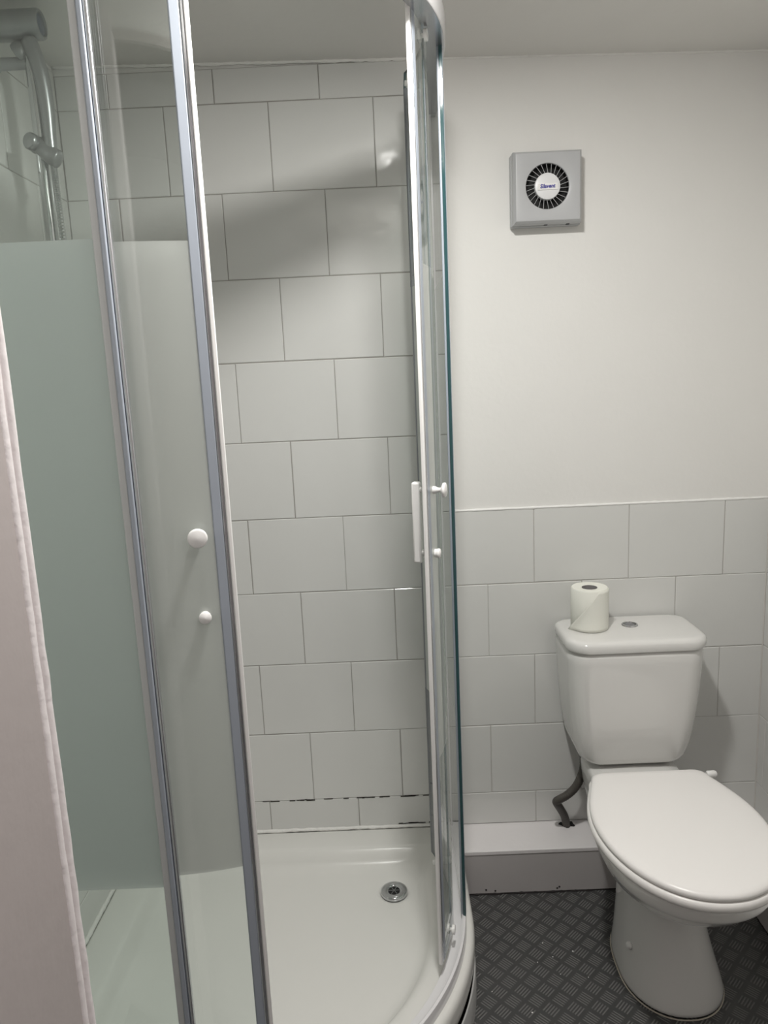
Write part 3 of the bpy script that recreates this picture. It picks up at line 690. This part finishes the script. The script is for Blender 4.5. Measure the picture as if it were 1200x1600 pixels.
# seat ring and lid: outline traced as a half-width along y
def seatring(off, z, n=30):
    P = []; yb, yf, ym = -0.268+off*0.6, -0.704-off, -0.465
    hwb, hw = 0.138+off, 0.1785+off; cx = 0.8035; rc = 0.028
    ys = []
    L_ = []
    # left side from back corner to front
    for k in range(n+1):
        t_ = k/n
        if t_ < 0.16:                       # rounded back corner
            a = PI/2*(1-t_/0.16); x = hwb-rc+rc*math.cos(a); y = yb-rc+rc*math.sin(a)
        elif t_ < 0.42:                     # widening cheek
            u = (t_-0.16)/0.26; x = hwb+(hw-hwb)*math.sin(u*PI/2); y = (yb-rc)+(ym-(yb-rc))*u
        else:                               # front ellipse
            u = (t_-0.42)/0.58; a = u*PI/2; x = hw*math.cos(a)**0.93 if u < 1 else 0; y = ym+(yf-ym)*math.sin(a)
        L_.append((x, y))
    for x, y in L_: P.append(V((cx+0.009*max(0, (-0.268-y))/0.4*0 - x, y, z)))
    for x, y in L_[-2::-1]: P.append(V((cx+x, y, z)))
    return P
bm = bmesh.new(); loft(bm, [seatring(0.001, 0.3990), seatring(0.004, 0.4000), seatring(0.006, 0.405), seatring(0.006, 0.411), seatring(0.004, 0.4165), seatring(0.000, 0.4180)])
obj('seat_ring', bm, SEATM, wc, smooth=True, auto=60)
bm = bmesh.new(); loft(bm, [seatring(-0.006, 0.4185), seatring(-0.001, 0.4195), seatring(0.0015, 0.423), seatring(0.0010, 0.4285), seatring(-0.003, 0.4325), seatring(-0.010, 0.4345), seatring(-0.03, 0.4353), seatring(-0.06, 0.4358)])
obj('seat_lid', bm, SEATM, wc, smooth=True, auto=60)
for x in (0.725, 0.885):
    bm = bmesh.new(); tube(bm, [(x-0.022, -0.262, 0.412), (x+0.022, -0.262, 0.412)], 0.010, 20); lathe(bm, [(0, 0), (0.016, 0), (0.016, 0.008), (0.010, 0.02), (0, 0.02)], (x, -0.258, 0.381), n=24)
    obj('hinge', bm, PLAST, wc, smooth=True, auto=40)
bm = bmesh.new(); lathe(bm, [(0, 0), (0.006, 0.0), (0.0085, 0.003), (0.0085, 0.02), (0.006, 0.024), (0, 0.025)], (0.951, -0.262, 0.413), (1, 0.1, 0), 20); obj('hinge_pin', bm, PLAST, wc, smooth=True, auto=40)

# conduit / supply hose
sp_ = root('supply_hose', 'dark flexible water hose running from cistern base down into the white ledge', 'hose', (0.672, -0.02, LH))
pts = spline([(0.708, -0.062, 0.392), (0.708, -0.062, 0.365), (0.707, -0.063, 0.330), (0.699, -0.064, 0.300), (0.683, -0.066, 0.272), (0.662, -0.066, 0.252), (0.644, -0.064, 0.240), (0.635, -0.060, 0.231), (0.638, -0.054, 0.220), (0.650, -0.042, 0.196), (0.664, -0.030, 0.165), (0.672, -0.022, LH-0.005)], 12)
bm = bmesh.new(); tube(bm, pts, [0.0112 if i % 3 else 0.0106 for i in range(len(pts))], 16); obj('hose_body', bm, HOSE, sp_, smooth=True)
bm = bmesh.new(); tube(bm, [(0.708, -0.062, 0.362), (0.708, -0.062, 0.385)], 0.0145, 6); obj('hose_nut', bm, mat('dull_brass', (0.16, 0.15, 0.13), 0.35, metal=0.6), sp_)

# ------------------------------------------------------------------ TOILET ROLL
rx, ry, rz, RR, RH = 0.7155, -0.082, 0.7334, 0.0465, 0.108
tr = root('toilet_roll', 'white toilet paper roll standing on end on the cistern lid', 'toilet roll', (rx, ry, rz))
bm = bmesh.new(); lathe(bm, [(0.0195, 0.0008), (RR-0.002, 0.0), (RR, 0.002), (RR+0.0004, RH*0.5), (RR, RH-0.003), (RR-0.0025, RH), (0.0225, RH-0.0008), (0.0195, RH-0.002), (0.0195, 0.0008)], (rx, ry, rz+0.0002), n=64)
obj('paper', bm, PAPER, tr, smooth=True, auto=50)
bm = bmesh.new(); lathe(bm, [(0.0194, RH-0.001), (0.0185, RH-0.001), (0.0185, 0.001), (0.0001, 0.0012)], (rx, ry, rz), n=40); obj('cardboard_core', bm, CARD, tr, smooth=True, auto=50)
# loose last sheet wrapping the front, its slanting edge running from top right to a lifted corner bottom left
bm = bmesh.new(); G = []
A1 = math.radians(-10)
for j in range(15):
    v = j/14; z = rz+0.0012+v*(RH-0.002)
    a0 = math.radians(-172+ 98*v)            # angle where the sheet starts at this height
    row = []
    for i in range(25):
        u = i/24; a = a0+(A1-a0)*u
        lift = 0.0012 + (0.010*(1-v)**2)*max(0, 1-u*6)**2
        row.append(bm.verts.new((rx+(RR+lift)*math.cos(a), ry+(RR+lift)*math.sin(a), z)))
    G.append(row)
for j in range(14):
    for i in range(24): bm.faces.new((G[j][i], G[j][i+1], G[j+1][i+1], G[j+1][i]))
o = obj('loose_sheet', bm, PAPER, tr, smooth=True); md = o.modifiers.new('solid', 'SOLIDIFY'); md.thickness = 0.0006
